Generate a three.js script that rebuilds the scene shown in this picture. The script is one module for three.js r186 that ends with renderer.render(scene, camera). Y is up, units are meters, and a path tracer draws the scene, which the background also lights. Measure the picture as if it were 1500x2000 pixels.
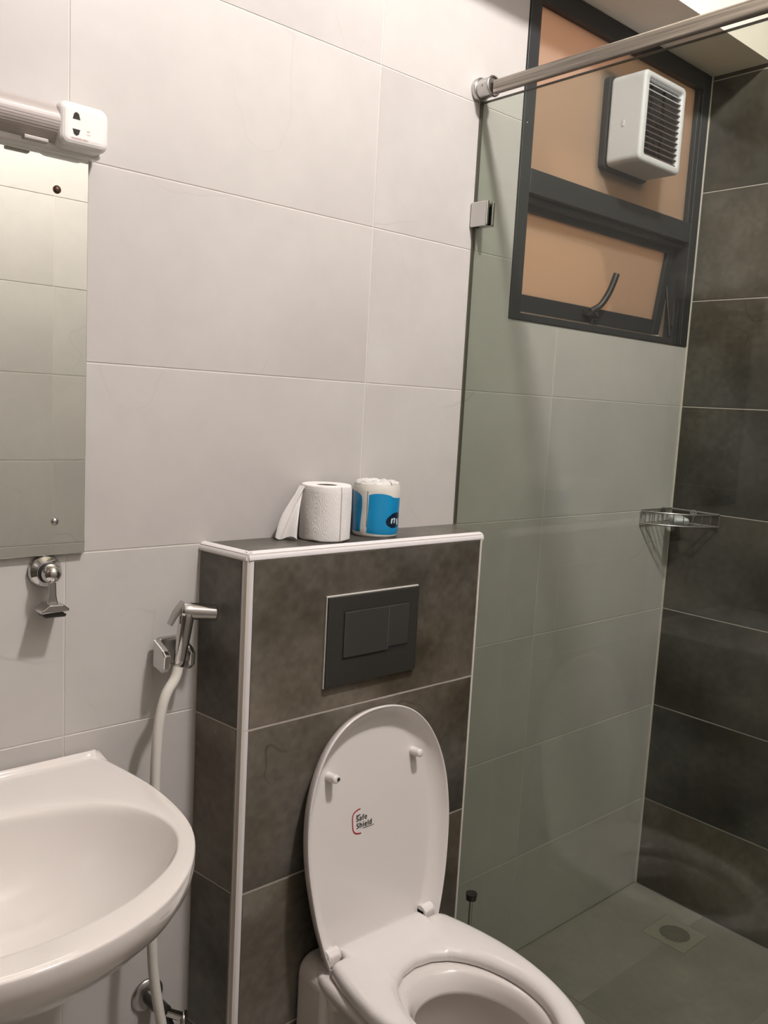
import * as THREE from 'three';
import { RoundedBoxGeometry } from 'three/addons/geometries/RoundedBoxGeometry.js';
import { mergeGeometries, mergeVertices } from 'three/addons/utils/BufferGeometryUtils.js';

// ---------------------------------------------------------------- camera, light, exposure
const scene = new THREE.Scene();
scene.background = new THREE.Color().setRGB(0.012, 0.012, 0.016);
const camera = new THREE.PerspectiveCamera(61.3534, 0.75, 0.02, 60);
camera.rotation.order = 'YXZ';
camera.position.set(-1.121, 0.2608, 1.3287);
camera.rotation.set(-0.1244, -0.7302, 0.0545);
const renderer = new THREE.WebGLRenderer({ antialias: true });
renderer.toneMapping = THREE.LinearToneMapping;
renderer.toneMappingExposure = 1.0;
renderer.shadowMap.enabled = true;
const LAMP = { pos: [-0.12, 1.93, 1.2], power: 12.1, color: [1.0, 0.935, 0.925], radius: 0.075 };
const YARD = { pos: [0.25, 0.62, -0.24], target: [0.75, 0.8, -1.1], power: 10.6, color: [1.0, 0.79, 0.70] };

// ---------------------------------------------------------------- room measures (metres; y = 0 is the ledge top)
const FLOOR = -1.178, CEIL = 2.06, SOFFIT = 1.212, BEAM = 0.165;
const XR = 1.2067, XL = -1.6, ZF = 1.74;
const ROWS = [FLOOR, -0.9, -0.6, -0.3, 0, 0.3, 0.6, 0.9, 1.2, 1.5, 1.8, CEIL];
const WIN = { x0: 0.417, x1: 1.2, y0: 0.47, y1: SOFFIT };
const GX = 0.282;                                                   // plane of the shower glass

// ---------------------------------------------------------------- helpers
let seed = 7;
const rnd = () => { seed = (seed * 1664525 + 1013904223) >>> 0; return seed / 4294967296; };
const R = (a, b) => a + (b - a) * rnd();
const taken = new Map();
function numbered(n) { const k = taken.get(n) || 0; taken.set(n, k + 1); return k ? `${n}_${String(k).padStart(3, '0')}` : n; }
function mesh(name, geo, mat, parent) {
  const m = new THREE.Mesh(geo, mat); m.name = numbered(name); m.castShadow = m.receiveShadow = true; (parent || scene).add(m); return m;
}
function thing(name, label, category, pos = [0, 0, 0], turn = 0, group) {
  const o = new THREE.Group(); o.name = numbered(name); o.position.set(...pos); o.rotation.y = turn;
  o.userData = { label, category }; if (group) o.userData.group = group; scene.add(o); return o;
}
function struct(name, label) { const o = new THREE.Group(); o.name = name; o.userData = { kind: 'structure' }; if (label) o.userData.label = label; scene.add(o); return o; }
const sub = (name, parent) => { const g = new THREE.Group(); g.name = numbered(name); parent.add(g); return g; };
const box = (w, h, d, x = 0, y = 0, z = 0) => new THREE.BoxGeometry(w, h, d).translate(x, y, z);
const rbox = (w, h, d, r, x = 0, y = 0, z = 0, s = 3) => new RoundedBoxGeometry(w, h, d, s, r).translate(x, y, z);
const span = (x0, x1, y0, y1, z0, z1) => box(x1 - x0, y1 - y0, z1 - z0, (x0 + x1) / 2, (y0 + y1) / 2, (z0 + z1) / 2);
const rspan = (x0, x1, y0, y1, z0, z1, r = 0.003) => rbox(x1 - x0, y1 - y0, z1 - z0, r, (x0 + x1) / 2, (y0 + y1) / 2, (z0 + z1) / 2, 2);
const merge = (gs) => mergeGeometries(gs.map((g) => { const q = g.index ? g.toNonIndexed() : g; for (const k of Object.keys(q.attributes)) if (!['position', 'normal', 'uv'].includes(k)) q.deleteAttribute(k); return q; }));
const V = (a) => new THREE.Vector3(...a);
const tube = (pts, r, seg = 40, rs = 10, closed = false) => new THREE.TubeGeometry(new THREE.CatmullRomCurve3(pts.map(V), closed, 'centripetal'), seg, r, rs, closed);
function rod(a, b, r, rs = 12, r2 = r) {
  const A = V(a), B = V(b), d = B.clone().sub(A), g = new THREE.CylinderGeometry(r2, r, d.length(), rs);
  g.applyQuaternion(new THREE.Quaternion().setFromUnitVectors(new THREE.Vector3(0, 1, 0), d.clone().normalize()));
  return g.translate(...A.add(B).multiplyScalar(0.5).toArray());
}
function shapeOf(pts, holes = []) {
  const s = new THREE.Shape(pts.map((p) => new THREE.Vector2(...p)));
  for (const h of holes) s.holes.push(new THREE.Path(h.map((p) => new THREE.Vector2(...p))));
  return s;
}
const rectPts = (x0, x1, y0, y1) => [[x0, y0], [x1, y0], [x1, y1], [x0, y1]];
function roundRect(x0, x1, y0, y1, r, n = 6) {
  const p = [];
  for (const [cx, cy, a0] of [[x1 - r, y0 + r, -90], [x1 - r, y1 - r, 0], [x0 + r, y1 - r, 90], [x0 + r, y0 + r, 180]])
    for (let i = 0; i <= n; i++) { const a = (a0 + 90 * i / n) * Math.PI / 180; p.push([cx + r * Math.cos(a), cy + r * Math.sin(a)]); }
  return p;
}
function extrude(pts, depth, bevel = 0, holes = [], seg = 2) {
  const g = new THREE.ExtrudeGeometry(shapeOf(pts, holes), { depth: depth - 2 * bevel, bevelEnabled: bevel > 0, bevelThickness: bevel, bevelSize: bevel, bevelOffset: -bevel, bevelSegments: seg, steps: 1, curveSegments: 8 });
  return g.translate(0, 0, bevel);
}
// a smooth skin through rings of equally many points: rings[k][i] = [x, y, z]
function loft(rings, closedRing = true) {
  const n = rings[0].length, pos = [], uv = [], idx = [];
  rings.forEach((r, k) => r.forEach((p, i) => { pos.push(...p); uv.push(i / n, k / (rings.length - 1)); }));
  const m = closedRing ? n : n - 1;
  for (let k = 0; k < rings.length - 1; k++) for (let i = 0; i < m; i++) {
    const a = k * n + i, b = k * n + (i + 1) % n, c = a + n, d = b + n;
    idx.push(a, b, d, a, d, c);
  }
  const g = new THREE.BufferGeometry();
  g.setAttribute('position', new THREE.Float32BufferAttribute(pos, 3)); g.setAttribute('uv', new THREE.Float32BufferAttribute(uv, 2));
  g.setIndex(idx); g.computeVertexNormals(); return g;
}
function radial(poly, cx, cy, a) {                                  // where a ray from (cx, cy) leaves the outline
  const dx = Math.cos(a), dy = Math.sin(a); let best = 0;
  for (let i = 0; i < poly.length; i++) {
    const [x1, y1] = poly[i], [x2, y2] = poly[(i + 1) % poly.length], ex = x2 - x1, ey = y2 - y1, den = dx * ey - dy * ex;
    if (Math.abs(den) < 1e-12) continue;
    const t = ((x1 - cx) * ey - (y1 - cy) * ex) / den, u = ((x1 - cx) * dy - (y1 - cy) * dx) / den;
    if (t > best && u >= -1e-9 && u <= 1 + 1e-9) best = t;
  }
  return [cx + dx * best, cy + dy * best];
}
function smoothPoly(pts, n = 160) { return new THREE.CatmullRomCurve3(pts.map(([x, y]) => new THREE.Vector3(x, y, 0)), true, 'centripetal').getPoints(n).slice(0, n).map((p) => [p.x, p.y]); }
const sgnpow = (v, e) => Math.sign(v) * Math.abs(v) ** e;
const sup = (a, hw, wc, bf, bb, ef = 2, eb = 2) => { const s = Math.sin(a), c = Math.cos(a), f = c > 0 ? ef : eb; return [hw * sgnpow(s, 2 / f), wc + (c > 0 ? bf : bb) * sgnpow(c, 2 / f)]; };

// ---------------------------------------------------------------- procedural textures
const hash = (x, y, s) => { let h = (x * 374761393 + y * 668265263 + s * 2147483647) | 0; h = Math.imul(h ^ (h >>> 13), 1274126177); return ((h ^ (h >>> 16)) >>> 0) / 4294967296; };
function vnoise(x, y, per, s) {
  const xi = Math.floor(x), yi = Math.floor(y), fx = x - xi, fy = y - yi, w = (v) => v * v * (3 - 2 * v), m = (v) => ((v % per) + per) % per;
  const a = hash(m(xi), m(yi), s), b = hash(m(xi + 1), m(yi), s), c = hash(m(xi), m(yi + 1), s), d = hash(m(xi + 1), m(yi + 1), s), u = w(fx), v = w(fy);
  return a + (b - a) * u + (c - a) * v + (a - b - c + d) * u * v;
}
function fbm(u, v, f, oct, s) { let t = 0, a = 0.5, n = 0; for (let o = 0; o < oct; o++) { t += a * vnoise(u * f, v * f, f, s + o * 17); n += a; a *= 0.5; f *= 2; } return t / n; }
function texture(size, fn, srgb = true) {
  const d = new Uint8Array(size * size * 4);
  for (let y = 0; y < size; y++) for (let x = 0; x < size; x++) { const c = fn(x / size, y / size), i = (y * size + x) * 4; d[i] = c[0]; d[i + 1] = c[1]; d[i + 2] = c[2]; d[i + 3] = 255; }
  const t = new THREE.DataTexture(d, size, size); t.wrapS = t.wrapT = THREE.RepeatWrapping; t.magFilter = THREE.LinearFilter; t.minFilter = THREE.LinearMipmapLinearFilter; t.generateMipmaps = true;
  if (srgb) t.colorSpace = THREE.SRGBColorSpace; t.needsUpdate = true; return t;
}
const clamp8 = (v) => Math.max(0, Math.min(255, v));
// pale stone: faint clouds and a few thin grey veins
const paleMap = texture(768, (u, v) => {
  const c = fbm(u, v, 3, 5, 3), g = fbm(u, v, 40, 2, 9), q = fbm(u, v, 2, 4, 41) + 0.06 * fbm(u, v, 12, 3, 5);
  const vein = Math.max(0, 1 - Math.abs(q - 0.53) / 0.0035) * Math.max(0, fbm(u, v, 4, 2, 77) - 0.5) * 2.2;
  const k = 234 + (c - 0.5) * 26 + (g - 0.5) * 5 - 26 * vein;
  return [clamp8(k), clamp8(k - 2 + (c - 0.5) * 3), clamp8(k - 6)];
});
// charcoal cement: cloudy grey, rust-brown stains, fine scratches
const darkMap = texture(1024, (u, v) => {
  const c = fbm(u, v, 3, 6, 21), d = fbm(u, v, 9, 5, 33), g = fbm(u, v, 90, 2, 4), w = fbm(u, v, 2, 4, 61);
  const q = fbm(u, v, 3, 4, 91), s = Math.max(0, 1 - Math.abs(q - 0.5) / 0.003) * Math.max(0, fbm(u, v, 5, 2, 15) - 0.56) * 4;
  const k = 100 + (c - 0.5) * 105 + (d - 0.5) * 72 + (g - 0.5) * 24 - 40 * s, b = Math.max(0, w - 0.42) * 60;
  return [clamp8(k + b * 0.55), clamp8(k + b * 0.12), clamp8(k - 5 - b * 0.35)];
});
const floorMap = texture(512, (u, v) => {
  const c = fbm(u, v, 3, 6, 121), d = fbm(u, v, 10, 5, 133), g = fbm(u, v, 80, 2, 14), k = 155 + (c - 0.5) * 40 + (d - 0.5) * 22 + (g - 0.5) * 8;
  return [clamp8(k), clamp8(k - 5), clamp8(k - 14)];
});
const plasterBump = texture(512, (u, v) => { const k = 128 + (fbm(u, v, 24, 5, 201) - 0.5) * 160; return [k, k, k]; }, false);
const tileBump = texture(512, (u, v) => { const k = 128 + (fbm(u, v, 6, 6, 301) - 0.5) * 150; return [k, k, k]; }, false);
const quilt = texture(512, (u, v) => {                              // embossed tissue
  const X = u * 30, Y = v * 13, ring = Math.sin(Math.hypot(((X % 2) + 2) % 2 - 1, ((Y + Math.floor(X / 2) % 2) % 2) - 1) * 18);
  const k = 128 + 46 * ring + (fbm(u, v, 40, 4, 5) - 0.5) * 110; return [clamp8(k), clamp8(k), clamp8(k)];
}, false);
const dirt = texture(256, (u, v) => { const k = 105 + (fbm(u, v, 12, 5, 8) - 0.5) * 110; return [clamp8(k), clamp8(k * 0.86), clamp8(k * 0.82)]; });
const frostBump = texture(256, (u, v) => { const k = 128 + (fbm(u, v, 64, 2, 55) - 0.5) * 200; return [clamp8(k), clamp8(k), clamp8(k)]; }, false);
const brushed = texture(256, (u, v) => { const k = 150 + (fbm(u * 1, v, 8, 5, 71) - 0.5) * 120; return [clamp8(k), clamp8(k), clamp8(k)]; });

const std = (o) => new THREE.MeshStandardMaterial(o), phy = (o) => new THREE.MeshPhysicalMaterial(o);
const lin = (r, g, b) => new THREE.Color().setRGB(r, g, b);
const paleTiles = [[0.60, 0.588, 0.58], [0.585, 0.576, 0.568], [0.605, 0.592, 0.582]].map((c) => phy({ map: paleMap, color: lin(...c), roughness: 0.42, specularIntensity: 0.7, bumpMap: tileBump, bumpScale: 0.0004 }));
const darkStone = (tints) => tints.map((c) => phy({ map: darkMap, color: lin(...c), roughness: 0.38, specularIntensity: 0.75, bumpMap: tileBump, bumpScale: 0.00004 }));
const darkTiles = darkStone([[0.60, 0.595, 0.60], [0.565, 0.57, 0.58], [0.635, 0.62, 0.61]]), shadedDarkTiles = darkStone([[0.40, 0.405, 0.405], [0.38, 0.385, 0.385], [0.42, 0.42, 0.41]]);  // second set is the same tile, darkened for the dimness behind the glass
const floorTiles = [[0.95, 0.95, 0.95], [0.88, 0.88, 0.88], [1, 0.98, 0.96]].map((c) => std({ map: floorMap, color: lin(...c), roughness: 0.5, bumpMap: tileBump, bumpScale: 0.0006 }));
const groutPale = std({ color: lin(0.58, 0.545, 0.50), roughness: 0.9, bumpMap: plasterBump, bumpScale: 0.0006 });
const groutDark = std({ color: lin(0.56, 0.52, 0.46), roughness: 0.9, bumpMap: plasterBump, bumpScale: 0.0008 });
const groutFloor = std({ color: lin(0.3, 0.275, 0.24), roughness: 0.9, bumpMap: plasterBump, bumpScale: 0.0008 });
const paint = std({ color: lin(0.80, 0.755, 0.65), roughness: 0.85, bumpMap: plasterBump, bumpScale: 0.0015 });
const trimWhite = phy({ color: lin(0.70, 0.675, 0.675), roughness: 0.35, bumpMap: tileBump, bumpScale: 0.0003 });
const ceramic = phy({ color: lin(0.675, 0.635, 0.60), roughness: 0.1, clearcoat: 0.6, clearcoatRoughness: 0.05 });
const plastic = phy({ color: lin(0.735, 0.70, 0.675), roughness: 0.2, clearcoat: 0.35, clearcoatRoughness: 0.12 });
const chrome = std({ color: lin(0.62, 0.61, 0.60), metalness: 1, roughness: 0.09, bumpMap: tileBump, bumpScale: 0.00005 });
const chromeDull = std({ color: lin(0.52, 0.51, 0.5), metalness: 1, roughness: 0.26, bumpMap: tileBump, bumpScale: 0.0001 });
const steelWorn = std({ map: brushed, color: lin(0.95, 0.86, 0.76), metalness: 0.85, roughness: 0.42 });
const darkMetal = std({ color: lin(0.05, 0.048, 0.045), metalness: 0.6, roughness: 0.35 });
const blackRubber = std({ color: lin(0.022, 0.021, 0.02), roughness: 0.6 });
const aluminium = phy({ color: lin(0.024, 0.026, 0.027), roughness: 0.5 });
const frosted = phy({ color: lin(0.86, 0.70, 0.56), roughness: 0.82, transmission: 0.9, thickness: 0, bumpMap: frostBump, bumpScale: 0.0003 });
const glassMat = phy({ color: lin(0.835, 0.862, 0.825), roughness: 0.0, transmission: 1, thickness: 0, ior: 1.5, specularIntensity: 0.5 });
const glassEdge = phy({ color: lin(0.11, 0.10, 0.08), roughness: 0.3 });
const mirrorMat = std({ color: lin(0.90, 0.925, 0.87), metalness: 1, roughness: 0.015 });
const fanWhite = phy({ color: lin(0.62, 0.615, 0.635), roughness: 0.4, bumpMap: tileBump, bumpScale: 0.0002 });
const fanDirty = std({ map: dirt, color: lin(0.72, 0.64, 0.62), roughness: 0.8 });
const tissue = phy({ color: lin(0.74, 0.72, 0.70), roughness: 0.95, sheen: 0.3, bumpMap: quilt, bumpScale: 0.0006 });
const card = std({ color: lin(0.16, 0.13, 0.10), roughness: 0.9 });
const hoseWhite = phy({ color: lin(0.64, 0.62, 0.565), roughness: 0.4, bumpMap: tileBump, bumpScale: 0.0002 });
const flushBlack = phy({ color: lin(0.035, 0.034, 0.03), roughness: 0.14, clearcoat: 0.5 });
const flushButton = phy({ color: lin(0.045, 0.044, 0.04), roughness: 0.08, clearcoat: 0.8 });
const diffuserMat = phy({ color: lin(0.36, 0.32, 0.295), roughness: 0.45, clearcoat: 0.3, clearcoatRoughness: 0.08, bumpMap: tileBump, bumpScale: 0.0002 });

// ---------------------------------------------------------------- tiled surfaces (group's local xy plane, face at z = 0 looking along +z)
function tile(parent, pts, mats, gapless = false) {
  const g = extrude(pts, 0.008, 0.0009, [], 1).translate(0, 0, -0.008), uv = g.attributes.uv, ou = R(0, 5), ov = R(0, 5), fl = rnd() < 0.5 ? 1 : -1;
  for (let i = 0; i < uv.count; i++) uv.setXY(i, uv.getX(i) * 0.9 * fl + ou, uv.getY(i) * 0.9 + ov);
  return mesh('tile', g, mats[Math.floor(rnd() * mats.length)], parent);
}
function tileGrid(parent, xs, ys, gap, mats, skip) {
  for (let r = 0; r < ys.length - 1; r++) for (let c = 0; c < xs.length - 1; c++) {
    const h = gap / 2, x0 = xs[c] + h, x1 = xs[c + 1] - h, y0 = ys[r] + h, y1 = ys[r + 1] - h;
    if (skip && skip(x0, x1, y0, y1)) continue;
    tile(parent, rectPts(x0, x1, y0, y1), mats);
  }
}
// back wall, with the window's hole
const wallBack = struct('wall_back');
{
  const top = SOFFIT;
  mesh('grout', extrude(rectPts(XL - 0.12, XR + 0.12, FLOOR, top), 0.118, 0, [rectPts(WIN.x0, WIN.x1, WIN.y0, top - 0.0005)]).translate(0, 0, -0.1188), groutPale, wallBack);
  const ys = [FLOOR, -0.9, -0.6, -0.3, 0, 0.3, 0.6, 0.9, top], h = 0.0008;
  tileGrid(wallBack, [XL, -1.2, -0.6, 0, 0.6, XR - 0.004], ys, 0.0016, paleTiles, (x0, x1, y0, y1) => x1 > WIN.x0 && y1 > WIN.y0);
  tile(wallBack, [[h, 0.3 + h], [0.6 - h, 0.3 + h], [0.6 - h, WIN.y0 - h], [WIN.x0 - h, WIN.y0 - h], [WIN.x0 - h, 0.6 - h], [h, 0.6 - h]], paleTiles);
  tile(wallBack, rectPts(0.6 + h, XR - 0.005, 0.3 + h, WIN.y0 - h), paleTiles);
  tile(wallBack, rectPts(h, WIN.x0 - h, 0.6 + h, 0.9 - h), paleTiles);
  tile(wallBack, rectPts(h, WIN.x0 - h, 0.9 + h, top - h), paleTiles);
  mesh('corner_bead', new THREE.CylinderGeometry(0.0035, 0.0035, SOFFIT - FLOOR, 8).translate(XR - 0.001, (SOFFIT + FLOOR) / 2, 0.001), groutDark, wallBack);
}
const wallRight = struct('wall_right');
{
  wallRight.position.set(XR, 0, 0); wallRight.rotation.y = -Math.PI / 2;                 // local x = world z
  mesh('grout', span(-0.12, ZF + 0.12, FLOOR, CEIL, -0.12, -0.0015), groutDark, wallRight);
  tileGrid(wallRight, [0.003, 0.6, 1.2, ZF], ROWS, 0.003, shadedDarkTiles);
}
const wallLeft = struct('wall_left');
{
  wallLeft.position.set(XL, 0, 0); wallLeft.rotation.y = Math.PI / 2;                    // local x = -world z
  mesh('grout', span(-ZF - 0.12, 0.12, FLOOR, CEIL, -0.12, -0.0015), groutDark, wallLeft);
  tileGrid(wallLeft, [-ZF, -1.2, -0.6, 0], ROWS, 0.003, darkTiles);  // out of view; dark tiles put here to cut bounced light
}
const addedDoor = struct('added_door_1', 'unseen plain brown door added to cut bounced light');  // unseen door, added so this side returns less light
{
  addedDoor.position.set(XL, 0, 0); addedDoor.rotation.y = Math.PI / 2;
  const wood = std({ map: dirt, color: lin(0.55, 0.36, 0.24), roughness: 0.5 }), z0 = -1.62, z1 = -0.8, top = FLOOR + 2.08;
  mesh('door_leaf', rspan(z0 + 0.05, z1 - 0.05, FLOOR + 0.008, top - 0.05, 0.001, 0.03, 0.003), wood, addedDoor);
  for (const [a, b, c, d] of [[z0, z0 + 0.05, FLOOR + 0.0005, top], [z1 - 0.05, z1, FLOOR + 0.0005, top], [z0 + 0.05, z1 - 0.05, top - 0.05, top]]) mesh('door_frame', rspan(a, b, c, d, 0.0005, 0.045, 0.003), wood, addedDoor);
  mesh('door_handle', merge([rod([z1 - 0.11, -0.15, 0.03], [z1 - 0.11, -0.15, 0.075], 0.009), rod([z1 - 0.11, -0.15, 0.072], [z1 - 0.23, -0.15, 0.072], 0.009)]), chromeDull, addedDoor);
}
const wallFront = struct('wall_front');
{
  wallFront.position.set(0, 0, ZF); wallFront.rotation.y = Math.PI;                      // local x = -world x
  mesh('grout', span(-XR - 0.12, -XL + 0.12, FLOOR, CEIL, -0.12, -0.0015), groutPale, wallFront);
  tileGrid(wallFront, [-XR, -0.63, -0.03, 0.57, 1.17, -XL], ROWS, 0.0025, paleTiles);
}
const floor = struct('floor');
{
  floor.position.set(0, FLOOR, 0); floor.rotation.x = -Math.PI / 2;                      // local y = -world z
  mesh('grout', span(XL - 0.12, XR + 0.12, -ZF - 0.12, 0.12, -0.15, -0.0015), groutFloor, floor);
  const D = { x0: 0.99, x1: 1.124, z0: 0.155, z1: 0.289 }, h = 0.0015;
  const zs = [0, -0.23, -0.53, -0.83, -1.13, -1.43, -ZF].reverse();
  tileGrid(floor, [XL, -1.2, -0.6, 0, 0.6], zs, 0.003, floorTiles);
  tileGrid(floor, [0.6, XR], zs, 0.003, floorTiles, (x0, x1, y0, y1) => y1 > -0.531);
  tile(floor, [[0.6 + h, -0.23 + h], [D.x0 - 0.001, -0.23 + h], [D.x0 - 0.001, -D.z0 + 0.001], [D.x1 + 0.001, -D.z0 + 0.001], [D.x1 + 0.001, -0.23 + h], [XR - 0.003, -0.23 + h], [XR - 0.003, -0.002], [0.6 + h, -0.002]], floorTiles);
  tile(floor, [[0.6 + h, -0.53 + h], [XR - 0.003, -0.53 + h], [XR - 0.003, -0.23 - h], [D.x1 + 0.001, -0.23 - h], [D.x1 + 0.001, -D.z1 - 0.001], [D.x0 - 0.001, -D.z1 - 0.001], [D.x0 - 0.001, -0.23 - h], [0.6 + h, -0.23 - h]], floorTiles);
}
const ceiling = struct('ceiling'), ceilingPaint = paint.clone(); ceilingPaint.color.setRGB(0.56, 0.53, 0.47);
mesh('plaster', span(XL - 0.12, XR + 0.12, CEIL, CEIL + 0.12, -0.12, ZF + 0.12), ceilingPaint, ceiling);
const beam = struct('ceiling_beam', 'cream painted concrete beam above the window');
mesh('plaster', span(XL, XR, SOFFIT, CEIL, -0.12, BEAM), paint, beam);

// ---------------------------------------------------------------- window
const win = struct('window_1', 'dark grey aluminium window with a fixed pane above a small awning sash');
{
  const z0 = -0.055, z1 = 0.004, xi0 = 0.455, xi1 = 1.163;
  const fr = sub('window_frame', win);
  mesh('frame_member', rspan(WIN.x0 + 0.001, xi0, WIN.y0 + 0.001, WIN.y1 - 0.001, z0, z1, 0.002), aluminium, fr);
  mesh('frame_member', rspan(xi1, WIN.x1, WIN.y0 + 0.001, WIN.y1 - 0.001, z0, z1, 0.002), aluminium, fr);
  mesh('frame_member', rspan(xi0, xi1, 1.166, WIN.y1 - 0.001, z0, z1, 0.002), aluminium, fr);
  mesh('frame_member', rspan(xi0, xi1, WIN.y0 + 0.001, 0.487, z0, z1, 0.002), aluminium, fr);
  mesh('frame_member', rspan(xi0, xi1, 0.755, 0.809, z0, z1, 0.002), aluminium, fr);
  mesh('glazing_bead', rspan(xi1 - 0.012, xi1, 0.809, 1.166, -0.03, -0.002, 0.002), aluminium, fr);
  mesh('glazing_bead', rspan(xi0, xi1 - 0.012, 0.742, 0.755, -0.05, -0.012, 0.002), aluminium, fr);
  mesh('window_pane', span(xi0 - 0.006, xi1 + 0.004, 0.804, 1.17, -0.021, -0.0165), frosted, win);
  mesh('screw', new THREE.SphereGeometry(0.0022, 10, 8).scale(1, 1, 0.5).translate(0.4298, 0.9, 0.0045), chromeDull, win);
  // awning sash, hung at the top and pushed out a little at the bottom
  const sash = sub('window_sash', win); sash.position.set(0, 0.752, -0.034); sash.rotation.x = 0.12;
  const L = 0.252;
  mesh('sash_stile', rspan(0.461, 0.497, -L, 0, -0.028, 0, 0.002), aluminium, sash);
  mesh('sash_stile', rspan(1.124, 1.158, -L, 0, -0.028, 0, 0.002), aluminium, sash);
  mesh('sash_rail', rspan(0.497, 1.124, -0.026, 0, -0.028, 0, 0.002), aluminium, sash);
  mesh('sash_rail', rspan(0.497, 1.124, -L, -0.212, -0.028, 0, 0.002), aluminium, sash);
  mesh('sash_pane', span(0.492, 1.129, -0.217, -0.021, -0.016, -0.0115), frosted, sash);
  const hx = 0.815, blackPaint = std({ color: lin(0.015, 0.014, 0.014), roughness: 0.45 });
  const arm = merge([tube([[hx - 0.012, -0.222, 0.008], [hx + 0.012, -0.205, 0.016], [hx + 0.032, -0.17, 0.022], [hx + 0.044, -0.135, 0.024], [hx + 0.049, -0.118, 0.024]], 0.0085, 20, 10), rbox(0.05, 0.014, 0.016, 0.003, hx - 0.012, -0.228, 0.008), rod([hx, -0.236, 0], [hx, -0.226, 0.02], 0.008)]);
  mesh('sash_handle', arm, blackPaint, sash);
  mesh('latch', merge([rbox(0.03, 0.016, 0.012, 0.003, hx + 0.012, -0.247, 0.006), rod([hx + 0.008, -0.247, 0.01], [hx + 0.008, -0.247, 0.015], 0.003)]), darkMetal, sash);
  mesh('stay_arm', merge([rod([1.16, 0.50, -0.03], [1.152, 0.64, -0.05], 0.004, 8), rbox(0.006, 0.07, 0.018, 0.002, 1.159, 0.56, -0.03)]), darkMetal, win);
}
// outside: the plastered light well beyond the window and a lamp added to make the panes glow
const well = struct('wall_outside');
mesh('plaster', span(-0.6, 3.6, FLOOR, 3.2, -1.25, -1.1), std({ color: lin(0.62, 0.54, 0.44), roughness: 0.9, bumpMap: plasterBump, bumpScale: 0.002 }), well);
{
  const o = thing('added_outdoor_lamp', 'small spot lamp added outside to make the frosted window glow', 'lamp', YARD.pos);
  mesh('added_shade', new THREE.LatheGeometry([[0.02, -0.05], [0.03, -0.045], [0.05, 0.03], [0.047, 0.03], [0.028, -0.042], [0, -0.042]].map((p) => new THREE.Vector2(...p)), 28).applyQuaternion(new THREE.Quaternion().setFromUnitVectors(new THREE.Vector3(0, 1, 0), V(YARD.target).sub(V(YARD.pos)).normalize())), darkMetal, o);
  mesh('lamp_bracket', merge([rod([-0.03, -0.01, 0.04], [-0.03, -0.01, 0.1195], 0.01), rbox(0.06, 0.06, 0.012, 0.003, -0.03, -0.01, 0.114)]), darkMetal, o);
  mesh('bulb', new THREE.SphereGeometry(0.016, 16, 12), std({ color: lin(0.9, 0.85, 0.7), emissive: lin(...YARD.color), emissiveIntensity: 6, roughness: 0.4 }), o);
  const l = new THREE.SpotLight(lin(...YARD.color), YARD.power, 0, 1.15, 0.6, 2); l.castShadow = true; l.shadow.radius = 0.7; l.name = 'added_outdoor_bulb'; o.add(l);
  l.target.position.set(...V(YARD.target).sub(V(YARD.pos)).toArray()); o.add(l.target);
}

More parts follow.
